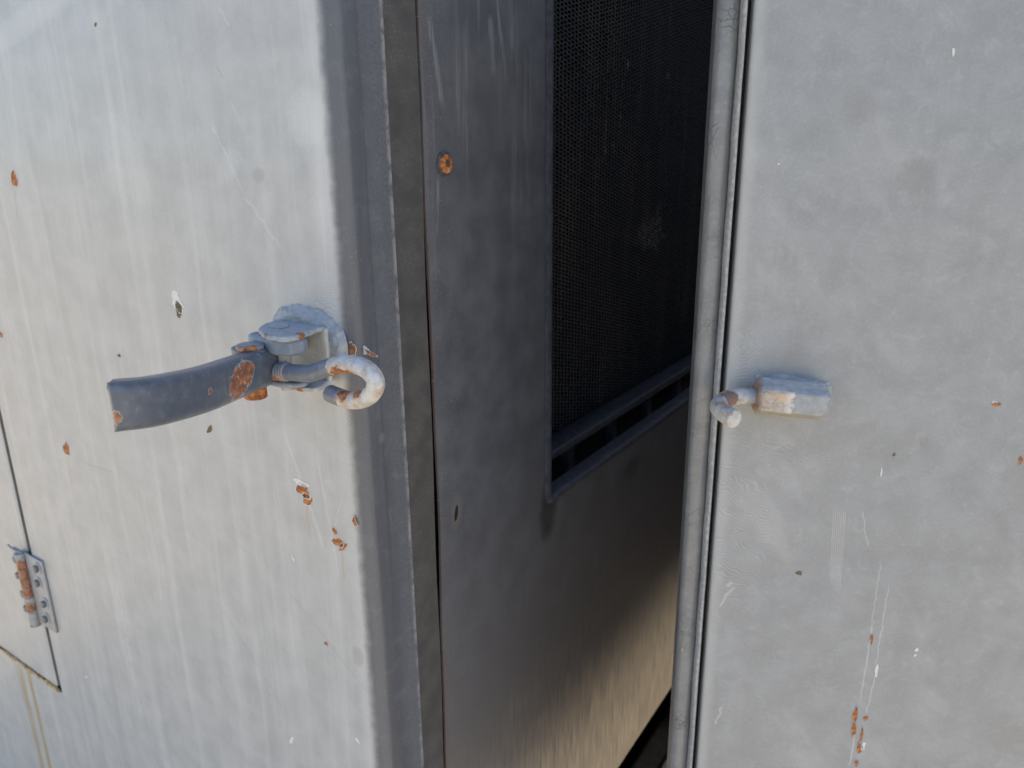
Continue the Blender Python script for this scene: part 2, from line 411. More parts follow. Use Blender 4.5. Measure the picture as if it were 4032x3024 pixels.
def tube_me(name, path, rad, sides=20, round_end=(0., 0.)):
    """rad: float or function(0..1); round_end: chamfer length at either end"""
    path = [Vector(p) for p in path]; n = len(path)
    V, Fc = [], []; up = None
    L = [0.]
    for a, b in zip(path, path[1:]): L.append(L[-1]+(b-a).length)
    for i, p in enumerate(path):
        d = (path[min(i+1, n-1)]-path[max(i-1, 0)]).normalized()
        if up is None: up = d.orthogonal().normalized()
        up = (up-d*up.dot(d)).normalized(); s = d.cross(up)
        r = rad(L[i]/L[-1]) if callable(rad) else rad
        for k in range(sides):
            a = 2*math.pi*k/sides; V.append(p+(up*math.cos(a)+s*math.sin(a))*r)
    for i in range(n-1):
        for k in range(sides):
            k2 = (k+1) % sides; Fc.append((i*sides+k, i*sides+k2, (i+1)*sides+k2, (i+1)*sides+k))
    # chamfered caps
    for end, idx in ((0, 0), (1, n-1)):
        ch = round_end[end]; base = idx*sides; p = path[idx]
        d = (path[0]-path[1]).normalized() if end == 0 else (path[-1]-path[-2]).normalized()
        ring = [base+k for k in range(sides)]
        if ch:
            for (fo, fr) in ((.6, .93), (1., .72)):
                nb = len(V)
                for k in range(sides): V.append(p+(Vector(V[base+k])-p)*fr+d*ch*fo)
                for k in range(sides):
                    k2 = (k+1) % sides; q = (ring[k], ring[k2], nb+k2, nb+k); Fc.append(q if end else q[::-1])
                ring = [nb+k for k in range(sides)]
        Fc.append(tuple(ring) if end else tuple(reversed(ring)))
    return mesh(name, V, Fc)
def shade(o, ang=40):
    for p in o.data.polygons: p.use_smooth = True
    m = o.modifiers.new('edges', 'EDGE_SPLIT'); m.split_angle = math.radians(ang)
    return o

TX = bpy.data.textures.new('lumps', 'CLOUDS'); TX.noise_scale = .006; TX.noise_depth = 3
def lumpy(o, amt, lv=4):
    m = o.modifiers.new('dense', 'SUBSURF'); m.subdivision_type = 'SIMPLE'; m.levels = m.render_levels = lv
    m = o.modifiers.new('lumps', 'DISPLACE'); m.texture = TX; m.texture_coords = 'GLOBAL'; m.strength = amt; m.mid_level = .5
    for p in o.data.polygons: p.use_smooth = True
    return o
Z0, Z1 = .40, 1.60
# ================================================================== SETTING
def ground_mat():
    t = T('dry_ground', .9, .1); x, y, z, o = t.obj()
    a = t.noise(o, 3, 5, .6); b = t.noise(o, 60, 4, .7)
    c = t.mix(t.sm(.3, .7, a), (.40, .340, .250), (.48, .412, .312)); c = t.mix(t.sm(.5, .8, b)*.5, c, (.30, .255, .185))
    t.color(c); t.bump(b, .01, .6); return t.m
g = link('ground', mesh('ground', [(-60, -60, 0), (60, -60, 0), (60, 60, 0), (-60, 60, 0)], [(0, 1, 2, 3)]), ground_mat())
g['kind'] = 'structure'

M_LEFT, M_RIGHT = cover_paint('left_cover_paint', 'left'), cover_paint('right_cover_paint', 'right')
M_PANEL, M_STRIP = panel_paint(), strip_paint()
M_BLACK = simple('shade_and_tank_black', (.010, .010, .011), (.02, .019, .018), 60, .8)  # near-black for the tank and for shade painted behind seams and gaps
M_RUST = rust_mat('rust')
M_INT = simple('inside_bounce', (.13, .115, .095), (.17, .15, .125), 30, .8, .1)  # tone of the unseen nose walls, lifted so they bounce warm fill
M_SHADE = simple('deep_shade', (.003, .003, .003), (.004, .004, .004), 60, .95, .0)  # near-black that paints in the shade of the bay and core holes

# ================================================================== LEFT COVER
cover = empty('engine_cover', MM, 'chalky pale grey metal cover on the left with dark bent edge and hinged door', 'cover')
UD, ZB = -.523, .659                      # door seam, door bottom
r = .010
prof = [(-1.25, 0), (UD, 0), (-r-.004, 0), (-r, 0)]
prof += [(-r+r*math.sin(a), r-r*math.cos(a)) for a in [math.pi/2*k/8 for k in range(1, 9)]]
prof += [(0, .016), (0, .028), (0, .0435)]
arcU = -1.25
# UV: u = x on the flat part, so the arc starts at -1.25; past the bend it runs on
me = extrude_plan('sheet', prof, [Z0, ZB, Z1], skip=lambda i, k: i == 0 and k == 1, arc0=arcU)
sheet = link('sheet', me, M_LEFT, cover, smooth=True); solid(sheet, .0018, 1 if False else -1)
shade(sheet, 50)
# door: slightly proud edge rolled inwards
dprof = [(-1.25, .0006), (UD-.0210, .0006), (UD-.0170, .0006)]
dprof += [(UD-.0170+.009*math.sin(a), .0096-.009*math.cos(a)) for a in [math.pi/2*k/6 for k in range(1, 7)]]+[(UD-.0080, .0175)]
dme = extrude_plan('door', dprof, [ZB+.0035, Z1-.05], arc0=-1.25)
door = link('door', dme, M_LEFT, cover, smooth=True); solid(door, .0014); shade(door, 50)
bt = []
for k in range(90):
    x = -.80+k*(UD-.006+.80)/89
    bt.append((x, -.0002+random.uniform(-.0004, .0004), ZB+.0012+random.uniform(-.0007, .0006)))
door.data.materials.append(M_STRIP)  # dark paint on the rolled edge stands in for the seam's shade
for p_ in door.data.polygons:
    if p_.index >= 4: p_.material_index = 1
crust = link('rust_crust', tube_me('crust', bt, lambda s: .0019+.0010*math.sin(s*57)*math.sin(s*23), 8), simple('crust_rust', (.30, .17, .06), (.50, .36, .18), 300, .8, .1), door, smooth=True)
crust['label'] = 'rusty lower lip of the small door'
jb = link('door_jamb', box_me('jamb', (-1.2, .018, ZB-.03), (UD+.03, .021, Z1-.02)), M_BLACK, cover)

# recessed frame post between flange and bulkhead
SY = lambda z: .0775+(z-.76)/(1.35-.76)*.0052           # seam position
zs = [Z0+(Z1-Z0)*k/60 for k in range(61)]
post = extrude_plan('post', [(-.0065, .030), (-.0062, .055), (-.006, .078), (-.0085, .0795), (-.020, .0795)], zs, arc0=.030,
                    wob=lambda i, z: (0, (SY(z)-.080+.0006*math.sin(z*31)) if i >= 2 else 0))
post = link('frame_post', post, M_STRIP, cover, smooth=True); shade(post, 50)
# closed body behind
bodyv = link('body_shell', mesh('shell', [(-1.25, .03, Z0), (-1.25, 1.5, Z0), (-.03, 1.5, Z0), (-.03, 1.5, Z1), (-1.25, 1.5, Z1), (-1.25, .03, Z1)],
                               [(0, 1, 4, 5), (1, 2, 3, 4)]), M_SHADE, cover)
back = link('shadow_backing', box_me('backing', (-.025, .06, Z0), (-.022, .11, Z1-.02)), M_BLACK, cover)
flo = link('bay_floor', box_me('floor', (-1.25, .03, Z0-.09), (-.012, 1.5, Z0-.07)), M_SHADE, cover)
lowb = link('lower_skirt', box_me('skirt', (-1.25, .002, Z0-.09), (-.004, .01, Z0-.002)), M_PANEL, cover)

# hinge > leaf, knuckle, bolt
HX, HZ0, HZ1 = -.541, .746, .842
hinge = link('hinge', mesh('leaf', [], []), None, cover)
hinge.data = prism_me('leaf', [(-.5355, -.0028), (-.4976, -.0028), (-.4976, -.0004), (-.5355, -.0004)], HZ0+.006, HZ1)
hinge.data.materials.append(part_paint('hinge_paint', (.27, .27, .265), (.40, .40, .39), [(-.51, -.003, .81, .002)])); bevel(hinge, .0006)
leaf2 = link('leaf', prism_me('leaf2', [(-.570, -.0016), (-.545, -.0016), (-.545, .0004), (-.570, .0004)], HZ0, HZ1-.004), hinge.data.materials[0], hinge); bevel(leaf2, .0006)
MK = [part_paint('knuckle_%d' % i, (.25, .25, .245), (.38, .38, .38), [(HX, -.008, zz, rr), (HX, -.003, zz, rr)]) for i, (zz, rr) in enumerate(((.828, .0075), (.813, .013), (.795, .010), (.774, .0085), (.75, .003)))]
edges = [HZ1-.004, .823, .8035, .786, .768, HZ0+.002]
for i in range(5):
    rr = .0058 if i % 2 == 0 else .0062
    k = link('knuckle', tube_me('knuckle', [(HX+(.0007 if i % 2 else 0), -.0045, edges[i+1]+.0004), (HX+(.0007 if i % 2 else 0), -.0045, edges[i]-.0004)], rr, 18, (.0008, .0008)), MK[i], hinge); shade(k)
cap = link('pin_head', tube_me('pin', [(HX, -.0045, HZ1-.004), (HX, -.0045, HZ1-.001)], .0066, 18, (.0006, .0008)), hinge.data.materials[0], hinge); shade(cap)
cot = link('split_pin', tube_me('cotter', catmull([(HX+.004, -.004, HZ1), (HX-.004, -.008, HZ1+.003), (HX-.013, -.010, HZ1+.008)], 5), .0011, 8), hinge.data.materials[0], hinge, smooth=True)
bolt_m = part_paint('bolt_paint', (.11, .115, .125), (.30, .30, .30), [])
bme = None
def bolt(px, rx):
    p = on(MM, px, 1, -.004)
    hexa = [(.0046*math.cos(math.pi/3*k), .0046*math.sin(math.pi/3*k)) for k in range(6)]
    me = prism_me('bolt', hexa, 0, .0034); b = link('bolt', me, bolt_m, hinge); b.location = (p.x, -.0040, p.z)
    b.rotation_euler = (math.pi/2, rx, 0); bevel(b, .0007)
    wm = tube_me('washer', [(0, 0, 0), (0, 0, .0012)], .0068, 18, (.0002, .0003))
    ws = link('washer', wm, hinge.data.materials[0], hinge); ws.location = (p.x, -.0026, p.z); ws.rotation_euler = (math.pi/2, 0, 0); shade(ws)
for i, px in enumerate(((146, 2238), (150, 2295), (176, 2377), (182, 2436))): bolt(px, .3*i)
for i, px in enumerate(((66, 2200), (76, 2263), (97, 2336), (108, 2393))): bolt(px, .2+.4*i)

# ================================================================== BULKHEAD + RADIATOR
YW, ZW = .2505, .940                      # window corner
bulk = empty('bulkhead_panel', MM, 'dark blue grey inner panel with a radiator window, seen through the gap between the covers', 'panel')
YE = 1.35
ZPB = .466
rc = .008
zsp = sorted(set([ZPB+(1.59-ZPB)*k/50 for k in range(51)]))
# outline: panel with the window cut out, as a filled ngon made of strips
def seam_y(z): return SY(z)+.0012+.0026*math.exp(-((z-1.0)/.11)**2)-.0008*math.exp(-((z-1.33)/.12)**2)+.0004*math.sin(z*40)
V, Fc, UV = [], [], []
def addq(pts):
    b = len(V)
    for (y, z) in pts: V.append((-.006, y, z)); UV.append((y, z))
    Fc.append(tuple(range(b, b+len(pts))))
ZT = 1.59
corner = [(YW+rc-rc*math.cos(a), ZW+rc-rc*math.sin(a)) for a in [math.pi/2*k/6 for k in range(7)]]   # jamb -> sill
zl = [ZPB+(ZT-ZPB)*k/40 for k in range(41)]
for a, b in zip(zl, zl[1:]): addq([(seam_y(a), a), (YW-.012, a), (YW-.012, b), (seam_y(b), b)])
addq([(YW-.012, ZPB), (YE, ZPB), (YE, ZW)]+[(YW+rc, ZW)]+[(YW-.012, ZW)])
addq([(YW-.012, ZW), (YW+rc, ZW)]+[corner[k] for k in range(5, -1, -1)]+[(YW-.012, ZW+rc)])
addq([(YW-.012, ZW+rc), (YW, ZW+rc), (YW, ZT), (YW-.012, ZT)])
me = mesh('plate', V, Fc); ul = me.uv_layers.new(name='UVMap')
for lp in me.loops: ul.data[lp.index].uv = UV[lp.vertex_index]
bm = bmesh.new(); bm.from_mesh(me); bmesh.ops.remove_doubles(bm, verts=bm.verts, dist=1e-6); bmesh.ops.recalc_face_normals(bm, faces=bm.faces)
for fa in bm.faces:
    if fa.normal.x < 0: fa.normal_flip()
bm.to_mesh(me); bm.free()
plate = link('plate', me, M_PANEL, bulk); solid(plate, .002)
# folded rim of the window: a rolled lip swept along jamb, corner and sill
rimm = simple('rim_paint', (.040, .045, .060), (.070, .076, .094), 160, .55, .3)
path = [(YW+.0005, 1.585), (YW+.0005, 1.2)]+[(y+.0005, z+.0005) for y, z in corner]+[(.8, ZW+.0005), (YE, ZW+.0005)]
secJ = [(.0004, -.0110), (.0014, -.0085), (.0022, -.0055), (.0024, -.0022), (.0015, -.0002), (-.002, .0012), (-.015, .0018), (-.0155, -.001)]
sec = [(.0012, -.0050), (.0020, -.0040), (.0022, -.0022), (.0015, -.0002), (-.002, .0012), (-.008, .0018), (-.015, .0018), (-.0155, -.001)]   # (x out, offset towards opening)
V, Fc = [], []; n = len(sec)
for i, (y, z) in enumerate(path):
    y0, z0 = path[max(i-1, 0)]; y1, z1 = path[min(i+1, len(path)-1)]
    d = Vector((y1-y0, z1-z0)).normalized(); nrm = Vector((-d.y, d.x))      # towards the opening
    wj = abs(d.y)
    for (xo, off), (xj, oj) in zip(sec, secJ): V.append((-.006+xo*(1-wj)+xj*wj, y+nrm.x*(off*(1-wj)+oj*wj), z+nrm.y*(off*(1-wj)+oj*wj)))
for i in range(len(path)-1):
    for k in range(n-1): Fc.append((i*n+k, (i+1)*n+k, (i+1)*n+k+1, i*n+k+1))
rim = link('window_rim', mesh('rim', V, Fc), rimm, bulk, smooth=True); shade(rim, 60)
# rusty screw
sp = on(MM, (1748, 645), 0, -.006)
scw = link('screw', tube_me('screw', [(-.0062, 0, 0), (-.0035, 0, 0)], .0065, 20, (0, .0008)), M_RUST, bulk); shade(scw); scw.location = (0, sp.y, sp.z)
scr2 = link('screw_recess', tube_me('rec', [(-.0028, 0, 0), (-.0024, 0, 0)], .0028, 6), simple('recess_rust', (.06, .035, .02), (.12, .06, .03)), scw)
wsh = link('paint_ring', tube_me('ring', [(-.0062, 0, 0), (-.0052, 0, 0)], .0085, 22, (0, .0004)), rimm, scw); shade(wsh)

# radiator
rad = empty('radiator', MM, 'black honeycomb radiator core with a ribbed lower rail behind the window', 'radiator')
t = T('core_metal', .5, .3); x_, y_, z_, o_ = t.obj()
nv = t.noise(t.vec(y_, z_*.12), 45, 2); bl = t.noise(o_, 150, 3, .7)
c_ = t.mix(t.sm(.45, .7, nv), (.070, .075, .090), (.12, .115, .112))
mk = None
for p, q, wd in (((2445, 385), (2440, 560), .0026), ((2385, 470), (2382, 640), .002), ((2628, 275), (2628, 315), .004), ((2515, 1000), (2512, 1120), .002), ((2415, 560), (2425, 610), .003), ((2480, 220), (2450, 350), .003)):
    a = on(MM, p, 0, -.06); b = on(MM, q, 0, -.06)
    e = t.line(y_, z_, (a.y, a.z), (b.y, b.z), wd, bl, .008); mk = e if mk is None else mk.max(e)
for p, rr_ in (((2555, 915), (.036, .020)), ((2560, 940), (.055, .006)), ((2590, 900), (.012, .03))):
    a = on(MM, p, 0, -.06); mk = mk.max(t.ellipse(y_, z_, (a.y, a.z), rr_, 0, bl, 1.6, .5)*.8)
c_ = t.mix(mk*t.sm(.35, .7, t.noise(t.vec(y_, z_*.4), 260, 2))*t.sm(.3, .6, bl)*.9, c_, (.62, .58, .52)); t.color(c_); M_CORE = t.m
XC = -.060
V, Fc = [], []
PY, PZ = .0074, .0040
ny, nz = 82, 154
zc0 = .955
for i in range(ny):
    for k in range(nz):
        yc = .235+i*PY; zc = zc0+k*PZ+(PZ/2 if i % 2 else 0)
        if zc > 1.56: continue
        hy, hz = PY/2, PZ/2; iy, iz = hy-.00110, hz-.00060
        jx = random.uniform(-.0005, .0005)
        o8 = [(yc-hy, zc-hz), (yc+hy, zc-hz), (yc+hy, zc+hz), (yc-hy, zc+hz)]
        i8 = [(yc-iy, zc-iz), (yc+iy, zc-iz), (yc+iy, zc+iz), (yc-iy, zc+iz)]
        b = len(V)
        V += [(XC+jx-(.0009 if j < 2 else 0), *q) for j, q in enumerate(o8)]+[(XC+jx, *q) for q in i8]+[(XC-.012, *q) for q in i8]
        for j in range(4):
            j2 = (j+1) % 4; Fc += [(b+j, b+j2, b+4+j2, b+4+j), (b+4+j, b+4+j2, b+8+j2, b+8+j)]
core = link('core_fins', mesh('core', V, Fc), M_CORE, rad); core['kind'] = 'stuff'
core.data.materials.append(M_SHADE)  # inner cell walls near-black, the holes' shade painted in
for p_ in core.data.polygons:
    if p_.index % 2: p_.material_index = 1
link('core_back', box_me('cback', (XC-.017, .14, .94), (XC-.0122, 1.1, 1.585)), M_SHADE, rad)
dkm = simple('tank_paint', (.028, .032, .042), (.050, .056, .070), 90, .5, .35)
ZS = .9677
rail = link('lower_rail', prism_me('rail', [(-.030, .16), (-.0565, .16), (-.0565, 1.1), (-.030, 1.1)], ZS-.010, ZS), dkm, rad); bevel(rail, .0025, 3)
for k in range(26):
    y = .285+k*.0072
    rb = link('rail_rib', box_me('rib', (-.0555, y, ZS-.001), (-.0335, y+.0030, ZS+.0009)), dkm, rail); bevel(rb, .0006, 1)
tank = link('bottom_tank', box_me('tank', (-.10, .16, .86), (-.055, 1.1, ZS-.012)), M_BLACK, rad); bevel(tank, .004)
for k in range(4):
    y = .36+k*.11
    link('tank_rib', box_me('trib', (-.0545, y, .88), (-.046, y+.014, ZS-.013)), dkm, tank)

# chassis rail under the bulkhead
ch = empty('chassis_rail', MM, 'dark frame rail under the inner panel at the bottom of the gap', 'rail')
c1 = link('web', box_me('web', (-.16, .2, .30), (-.15, 1.45, .40)), simple('rail_brown', (.10, .07, .045), (.16, .11, .07), 40), ch)
link('flange', box_me('flange', (-.15, .2, .30), (-.06, 1.45, .308)), c1.data.materials[0], ch)

# added unseen roof: shades bay and latch, its lip bounds the sun patch
hood = empty('hood_blocker', MM, 'added out-of-view roof sheet that shades the bay and latch', 'sun blocker')
top = link('blocker_sheet', box_me('top', (-1.26, -.002, Z1+.002), (.268, 1.52, Z1+.008)), M_PANEL, hood)
# ================================================================== RIGHT COVER
rcov = empty('nose_cover', MR, 'pale grey nose cover on the right with a cracked rolled edge and welded hook', 'cover')
rp = [(-.0004, .012), (-.0004, .0028)]+[(-.0004+.0024*(1-math.cos(a)), .0024-.0024*math.sin(a)) for a in [math.pi/2*k/5 for k in range(1, 6)]]+[(.005, 0), (.9, 0)]
a0 = -sum(math.hypot(b[0]-a[0], b[1]-a[1]) for a, b in zip(rp[:-3], rp[1:-2]))+.002
rs = link('sheet', extrude_plan('rsheet', rp, [Z0, Z1], arc0=a0), M_RIGHT, rcov, smooth=True); solid(rs, .0014); shade(rs, 50)
# sealing lip with lumps
t = T('lip_paint', .5, .35); u_, v_, uvv = t.uv()
t.color(t.mix(t.sm(.4, .7, t.noise(uvv, 300, 4)), (.25, .256, .26), (.36, .364, .36))); t.bump(t.noise(uvv, 500, 3), .0005, .8); M_LIP = t.m
zl = [Z0+(Z1-Z0)*k/420 for k in range(421)]
def lipw(z):
    return (.0002*math.sin(z*90)+.0001*math.sin(z*233+1))+.0006*max(0, math.sin(z*41)*math.sin(z*17.3+2))**3
lw = {z: lipw(z)+random.uniform(-.00005, .00005) for z in zl}
lp = [(-.0040, .012), (-.0038, .002), (-.0044, .0008), (-.0054, .0008), (-.0064, .0024), (-.0068, .0105)]
lip = link('seal_lip', extrude_plan('lip', lp, zl, wob=lambda i, z: (-lw[z] if i >= 2 else 0, -abs(lw[z])*.5 if 2 <= i <= 4 else 0)), M_LIP, rcov, smooth=True)
shade(lip, 60)
# rolled edge with cracked paint
t = T('roll_paint', .30, .5); u_, v_, uvv = t.uv()
nz_ = t.noise(uvv, 60, 3); f_ = t.noise(uvv, 380, 3)
wu = t.vec(u_+(nz_-.5)*.010, v_*.9+u_*.5+(nz_-.5)*.016)
cr = t.sm(.022, .006, t.voro(wu, 62, 'DISTANCE_TO_EDGE'))*t.sm(.55, .63, t.noise(uvv, 17, 2))*.7
wu2 = t.vec(u_+(f_-.5)*.004, v_*1.25+(f_-.5)*.004)
cr2 = t.sm(.05, .02, t.voro(wu2, 170, 'DISTANCE_TO_EDGE'))*t.sm(.57, .63, t.noise(t.vec(u_*.6+3, v_), 16, 2))
ck = cr.max(cr2)
c_ = t.mix(t.sm(.3, .7, nz_), (.150, .155, .159), (.19, .195, .199)); c_ = t.mix(t.sm(.5, .75, f_)*.2, c_, (.36, .36, .36))
c_ = t.mix(ck*.4, c_, (.075, .075, .078))
pk = t.sm(.73, .76, t.noise(uvv, 190, 2)); c_ = t.mix(pk, c_, (.55, .36, .25))
t.color(c_); t.bump((nz_-.5)*1.2+(f_-.5)*.5-ck*.7-pk*.5, .0006, .9); M_ROLL = t.m
cxr, cyr, R_ = -.0131, .0125, .0070
ro = [(cxr+R_*math.cos(a), cyr-R_*math.sin(a)) for a in [math.radians(20+ k*220/18) for k in range(19)]]+[(cxr-.004, cyr+.03)]
roll = link('rolled_edge', extrude_plan('roll', ro, zl[::4], wob=lambda i, z: (0, .0002*math.sin(z*60+i))), M_ROLL, rcov, smooth=True); shade(roll, 60)
link('gap_backing', box_me('gapb', (-.0075, .0105, Z0), (.004, .0125, Z1-.01)), M_BLACK, rcov)
NF = MM.inverted() @ MR @ Vector((.40, .03, 0))  # added unseen nose shell: walls, top and pan that shape the bay's light
nsh = MR.inverted() @ MM
front = [nsh @ Vector(q) for q in ((NF.x, NF.y+.01, .15), (NF.x, 1.25, .15), (NF.x, 1.25, Z1-.012), (NF.x, NF.y+.01, Z1-.012))]
fo_ = link('front_blocker', mesh('front', front, [(0, 1, 2, 3)]), M_INT, rcov); solid(fo_, .004)
rq = [nsh @ Vector(q) for q in ((.270, -.002, Z1-.006), (.32, .20, Z1-.006), (NF.x, NF.y, Z1-.006), (NF.x, .50, Z1-.006), (.270, .50, Z1-.006))]  # opening left in this added top lets the sun patch through
ro_ = link('top_blocker', mesh('ntop', rq, [(0, 1, 2, 3, 4)]), M_INT, rcov); solid(ro_, .004)
bp = [nsh @ Vector(q) for q in ((.0, .05, .16), (NF.x, NF.y, .16), (NF.x, 1.25, .16), (.0, 1.25, .16))]
bp_ = link('belly_blocker', mesh('pan', bp, [(0, 1, 2, 3)]), M_INT, rcov); solid(bp_, .004)
fw = [nsh @ Vector(q) for q in ((-.004, 1.30, .15), (NF.x+.1, 1.30, .15), (NF.x+.1, 1.30, Z1), (-.004, 1.30, Z1))]
fw_ = link('far_blocker', mesh('far', fw, [(0, 1, 2, 3)]), M_INT, rcov); solid(fw_, .004)
link('inner_skin', box_me('iskin', (-.0165, .030, .15), (.40, .034, Z1-.012)), M_INT, rcov)  # carried lower to keep ground bounce out of the bay

# catch: hexagonal block welded to the sheet, rod hook bent forwards
catch = link('catch', mesh('e', [], []), None, rcov)
s6 = .0130; ap = s6*math.sqrt(3)/2; AX = -ap-.0005
ka = on(MR, (2988, 1577), 1, AX-ap); kb = on(MR, (3250, 1601), 1, AX-ap)
tilt = math.atan2(kb.z-ka.z, kb.x-ka.x); KL = (kb-ka).length
KM = Matrix.Translation((ka.x, AX, ka.z)) @ Matrix.Rotation(-tilt, 4, 'Y')
V, Fc = [], []
for (xx, k) in ((0, .80), (.0028, 1.), (KL-.0012, 1.), (KL+.0028, .80), (KL+.0045, .5)):
    for j in range(6):
        a = math.pi/3*j+math.pi/6-math.pi/6
        # vertices so that flats face -y and +y
        V.append((xx, s6*k*math.sin(a), s6*k*math.cos(a)) if False else (xx, s6*k*math.cos(math.pi/6+math.pi/3*j), s6*k*math.sin(math.pi/6+math.pi/3*j)))
for i in range(4):
    for j in range(6): Fc.append((i*6+j, (i+1)*6+j, (i+1)*6+(j+1) % 6, i*6+(j+1) % 6))
Fc += [tuple(range(5, -1, -1))[::-1], tuple(range(24, 30))[::-1]]
t = T('catch_paint', .5, .35); x_, y_, z_, o_ = t.obj()
a_ = t.noise(o_, 170, 4, .6); b_ = t.noise(o_, 600, 3, .65)
c_ = t.mix(t.sm(.3, .7, a_), (.25, .26, .265), (.31, .32, .325)); c_ = t.mix(t.sm(.55, .75, b_)*.4, c_, (.42, .42, .42))
fr = t.sm(.0225, .0205, x_+(t.noise(o_, 260, 4, .7)-.5)*.012)*t.sm(-.0098, -.0106, y_)
zn = t.mix(t.sm(.35, .65, a_), (.33, .28, .235), (.42, .38, .335)); zn = t.mix(t.sm(.52, .66, b_)*.8, zn, (.30, .19, .11)); zn = t.mix(t.sm(.5, .7, t.noise(o_, 90, 2))*.5, zn, (.50, .34, .20))
zn = t.mix(t.sm(.014, .021, x_), zn, (.55, .50, .46))
c_ = t.mix(fr, c_, zn); c_ = t.mix(t.sm(.0024, .0008, x_)*.7, c_, (.33, .17, .08))
und = t.sm(-.0055, -.0075, z_)*.6; c_ = t.mix(und, c_, (.26, .24, .17))  # underside tinted olive, its shade painted into the colour
t.color(c_); t.bump((a_-.5)*.8+(b_-.5)*.4-fr*.5, .0006, .9)
catch.data = mesh('block', V, Fc); catch.data.materials.append(t.m); catch.matrix_local = KM; bevel(catch, .0009, 2); lumpy(catch, .0022, 4)
bm = bmesh.new(); bm.from_mesh(catch.data); bmesh.ops.recalc_face_normals(bm, faces=bm.faces); bm.to_mesh(catch.data); bm.free()
inv = KM.inverted()
# weld fillet round the back
V, Fc = [], []; nw = 64
for (grow, yy) in ((.0010, ap+.0010), (-.0006, ap-.0010), (-.0016, ap-.0040), (-.0040, ap-.0078)):
    for k in range(nw):
        a = 2*math.pi*k/nw; ca, sa = math.cos(a), math.sin(a); j = random.uniform(-.0004, .0004)
        gx = (grow*3+.0065 if ca > 0 else grow*.6)+j; gz = grow+j
        V.append((KL/2+.001+(KL/2+.0015+gx)*math.copysign(abs(ca)**.3, ca), yy, (.0112+gz)*math.copysign(abs(sa)**.4, sa)))
for i in range(3):
    for k in range(nw): Fc.append((i*nw+k, i*nw+(k+1) % nw, (i+1)*nw+(k+1) % nw, (i+1)*nw+k))
wme = mesh('weld', V, Fc)
bm = bmesh.new(); bm.from_mesh(wme); bmesh.ops.recalc_face_normals(bm, faces=bm.faces); bm.to_mesh(wme); bm.free()
wd = link('weld_bead', wme, part_paint('weld_paint', (.24, .248, .25), (.34, .34, .34), bd=.002), catch, smooth=True); lumpy(wd, .0040, 2)
hp = [((3010, 1566), -.0115), ((2960, 1560), -.0115), ((2905, 1561), -.0125), ((2862, 1571), -.0165), ((2836, 1590), -.0225), ((2832, 1606), -.029), ((2850, 1626), -.037), ((2873, 1640), -.0422), ((2892, 1651), -.0460)]
hpath = catmull([inv @ on(MR, p, 1, yv) for p, yv in hp], 7)
hb = [inv @ on(MR, p, 1, yv) for p, yv in hp]
t = T('catch_hook_metal', .6, .3); x_, y_, z_, o_ = t.obj()
a_ = t.noise(o_, 190, 4, .6); b_ = t.noise(o_, 650, 3, .65)
c_ = t.mix(t.sm(.35, .65, a_), (.36, .34, .31), (.48, .465, .445))
c_ = t.mix(t.sm(.54, .70, t.noise(o_, 110, 3))*.75, c_, (.34, .19, .10)); c_ = t.mix(t.sm(.6, .7, b_)*.5, c_, (.40, .28, .2))
q_ = hb[3]; dx, dy, dz = x_-q_.x, y_-(q_.y-.004), z_-q_.z
rr = t.sm(1.1, .6, (dx*dx+dy*dy+dz*dz)*(1/.0075**2)+(a_-.5)*1.6); c_ = t.mix(rr*.85, c_, (.16, .07, .045))
pt = t.sm(hb[2].x+.004, hb[2].x+.007, x_+(b_-.5)*.004)*t.sm(-.004+hb[3].y, .001+hb[3].y, y_); c_ = t.mix(pt, c_, (.28, .30, .32))
t.color(c_); t.bump((a_-.5)*.9+(b_-.5)*.5, .0006, .9)
hk = link('hook', tube_me('hook', hpath, lambda s: .0050+.0008*min(1, s*1.6), 22, (0, .0006)), t.m, catch); shade(hk, 50)
catch['label'] = 'rust-worn hexagonal catch with a bent rod hook'

# ================================================================== TOGGLE LATCH
latch = empty('toggle_latch', MM, 'open toggle latch with curved grey handle, rust patch and bare hook on the left cover', 'latch')
ZE = 1.1564
bk_m = part_paint('bracket_paint', (.25, .27, .295), (.42, .42, .42), [(-.030, -.0405, ZE-.001, .0022), (-.0135, -.0285, ZE-.001, .003)], bd=.0014)
# mounting pad on the sheet
pad = [(-.0735, 1.1270), (-.0735, 1.150), (-.070, 1.1585), (-.060, 1.1645), (-.046, 1.1668), (-.030, 1.1655), (-.016, 1.1610), (-.007, 1.1540), (-.0045, 1.145), (-.0045, 1.131), (-.008, 1.1265), (-.040, 1.1235), (-.066, 1.1235)]
pv = [(x, -.0001, z) for x, z in pad]; cxp, czp = -.038, 1.144
pv += [(cxp+(x-cxp)*.90, -.0055, czp+(z-czp)*.80-.001) for x, z in pad]
n = len(pad)
padme = mesh('pad', pv, [tuple(range(n, 2*n))]+[(i, (i+1) % n, n+(i+1) % n, n+i) for i in range(n)])
bm = bmesh.new(); bm.from_mesh(padme); bmesh.ops.recalc_face_normals(bm, faces=bm.faces); bm.to_mesh(padme); bm.free()
padm = part_paint('pad_paint', (.25, .258, .265), (.37, .37, .365), [(-.008, -.001, 1.158, .0015)], bd=.0016)
pd = link('base_pad', padme, padm, latch); bevel(pd, .002, 3); lumpy(pd, .0030, 4)
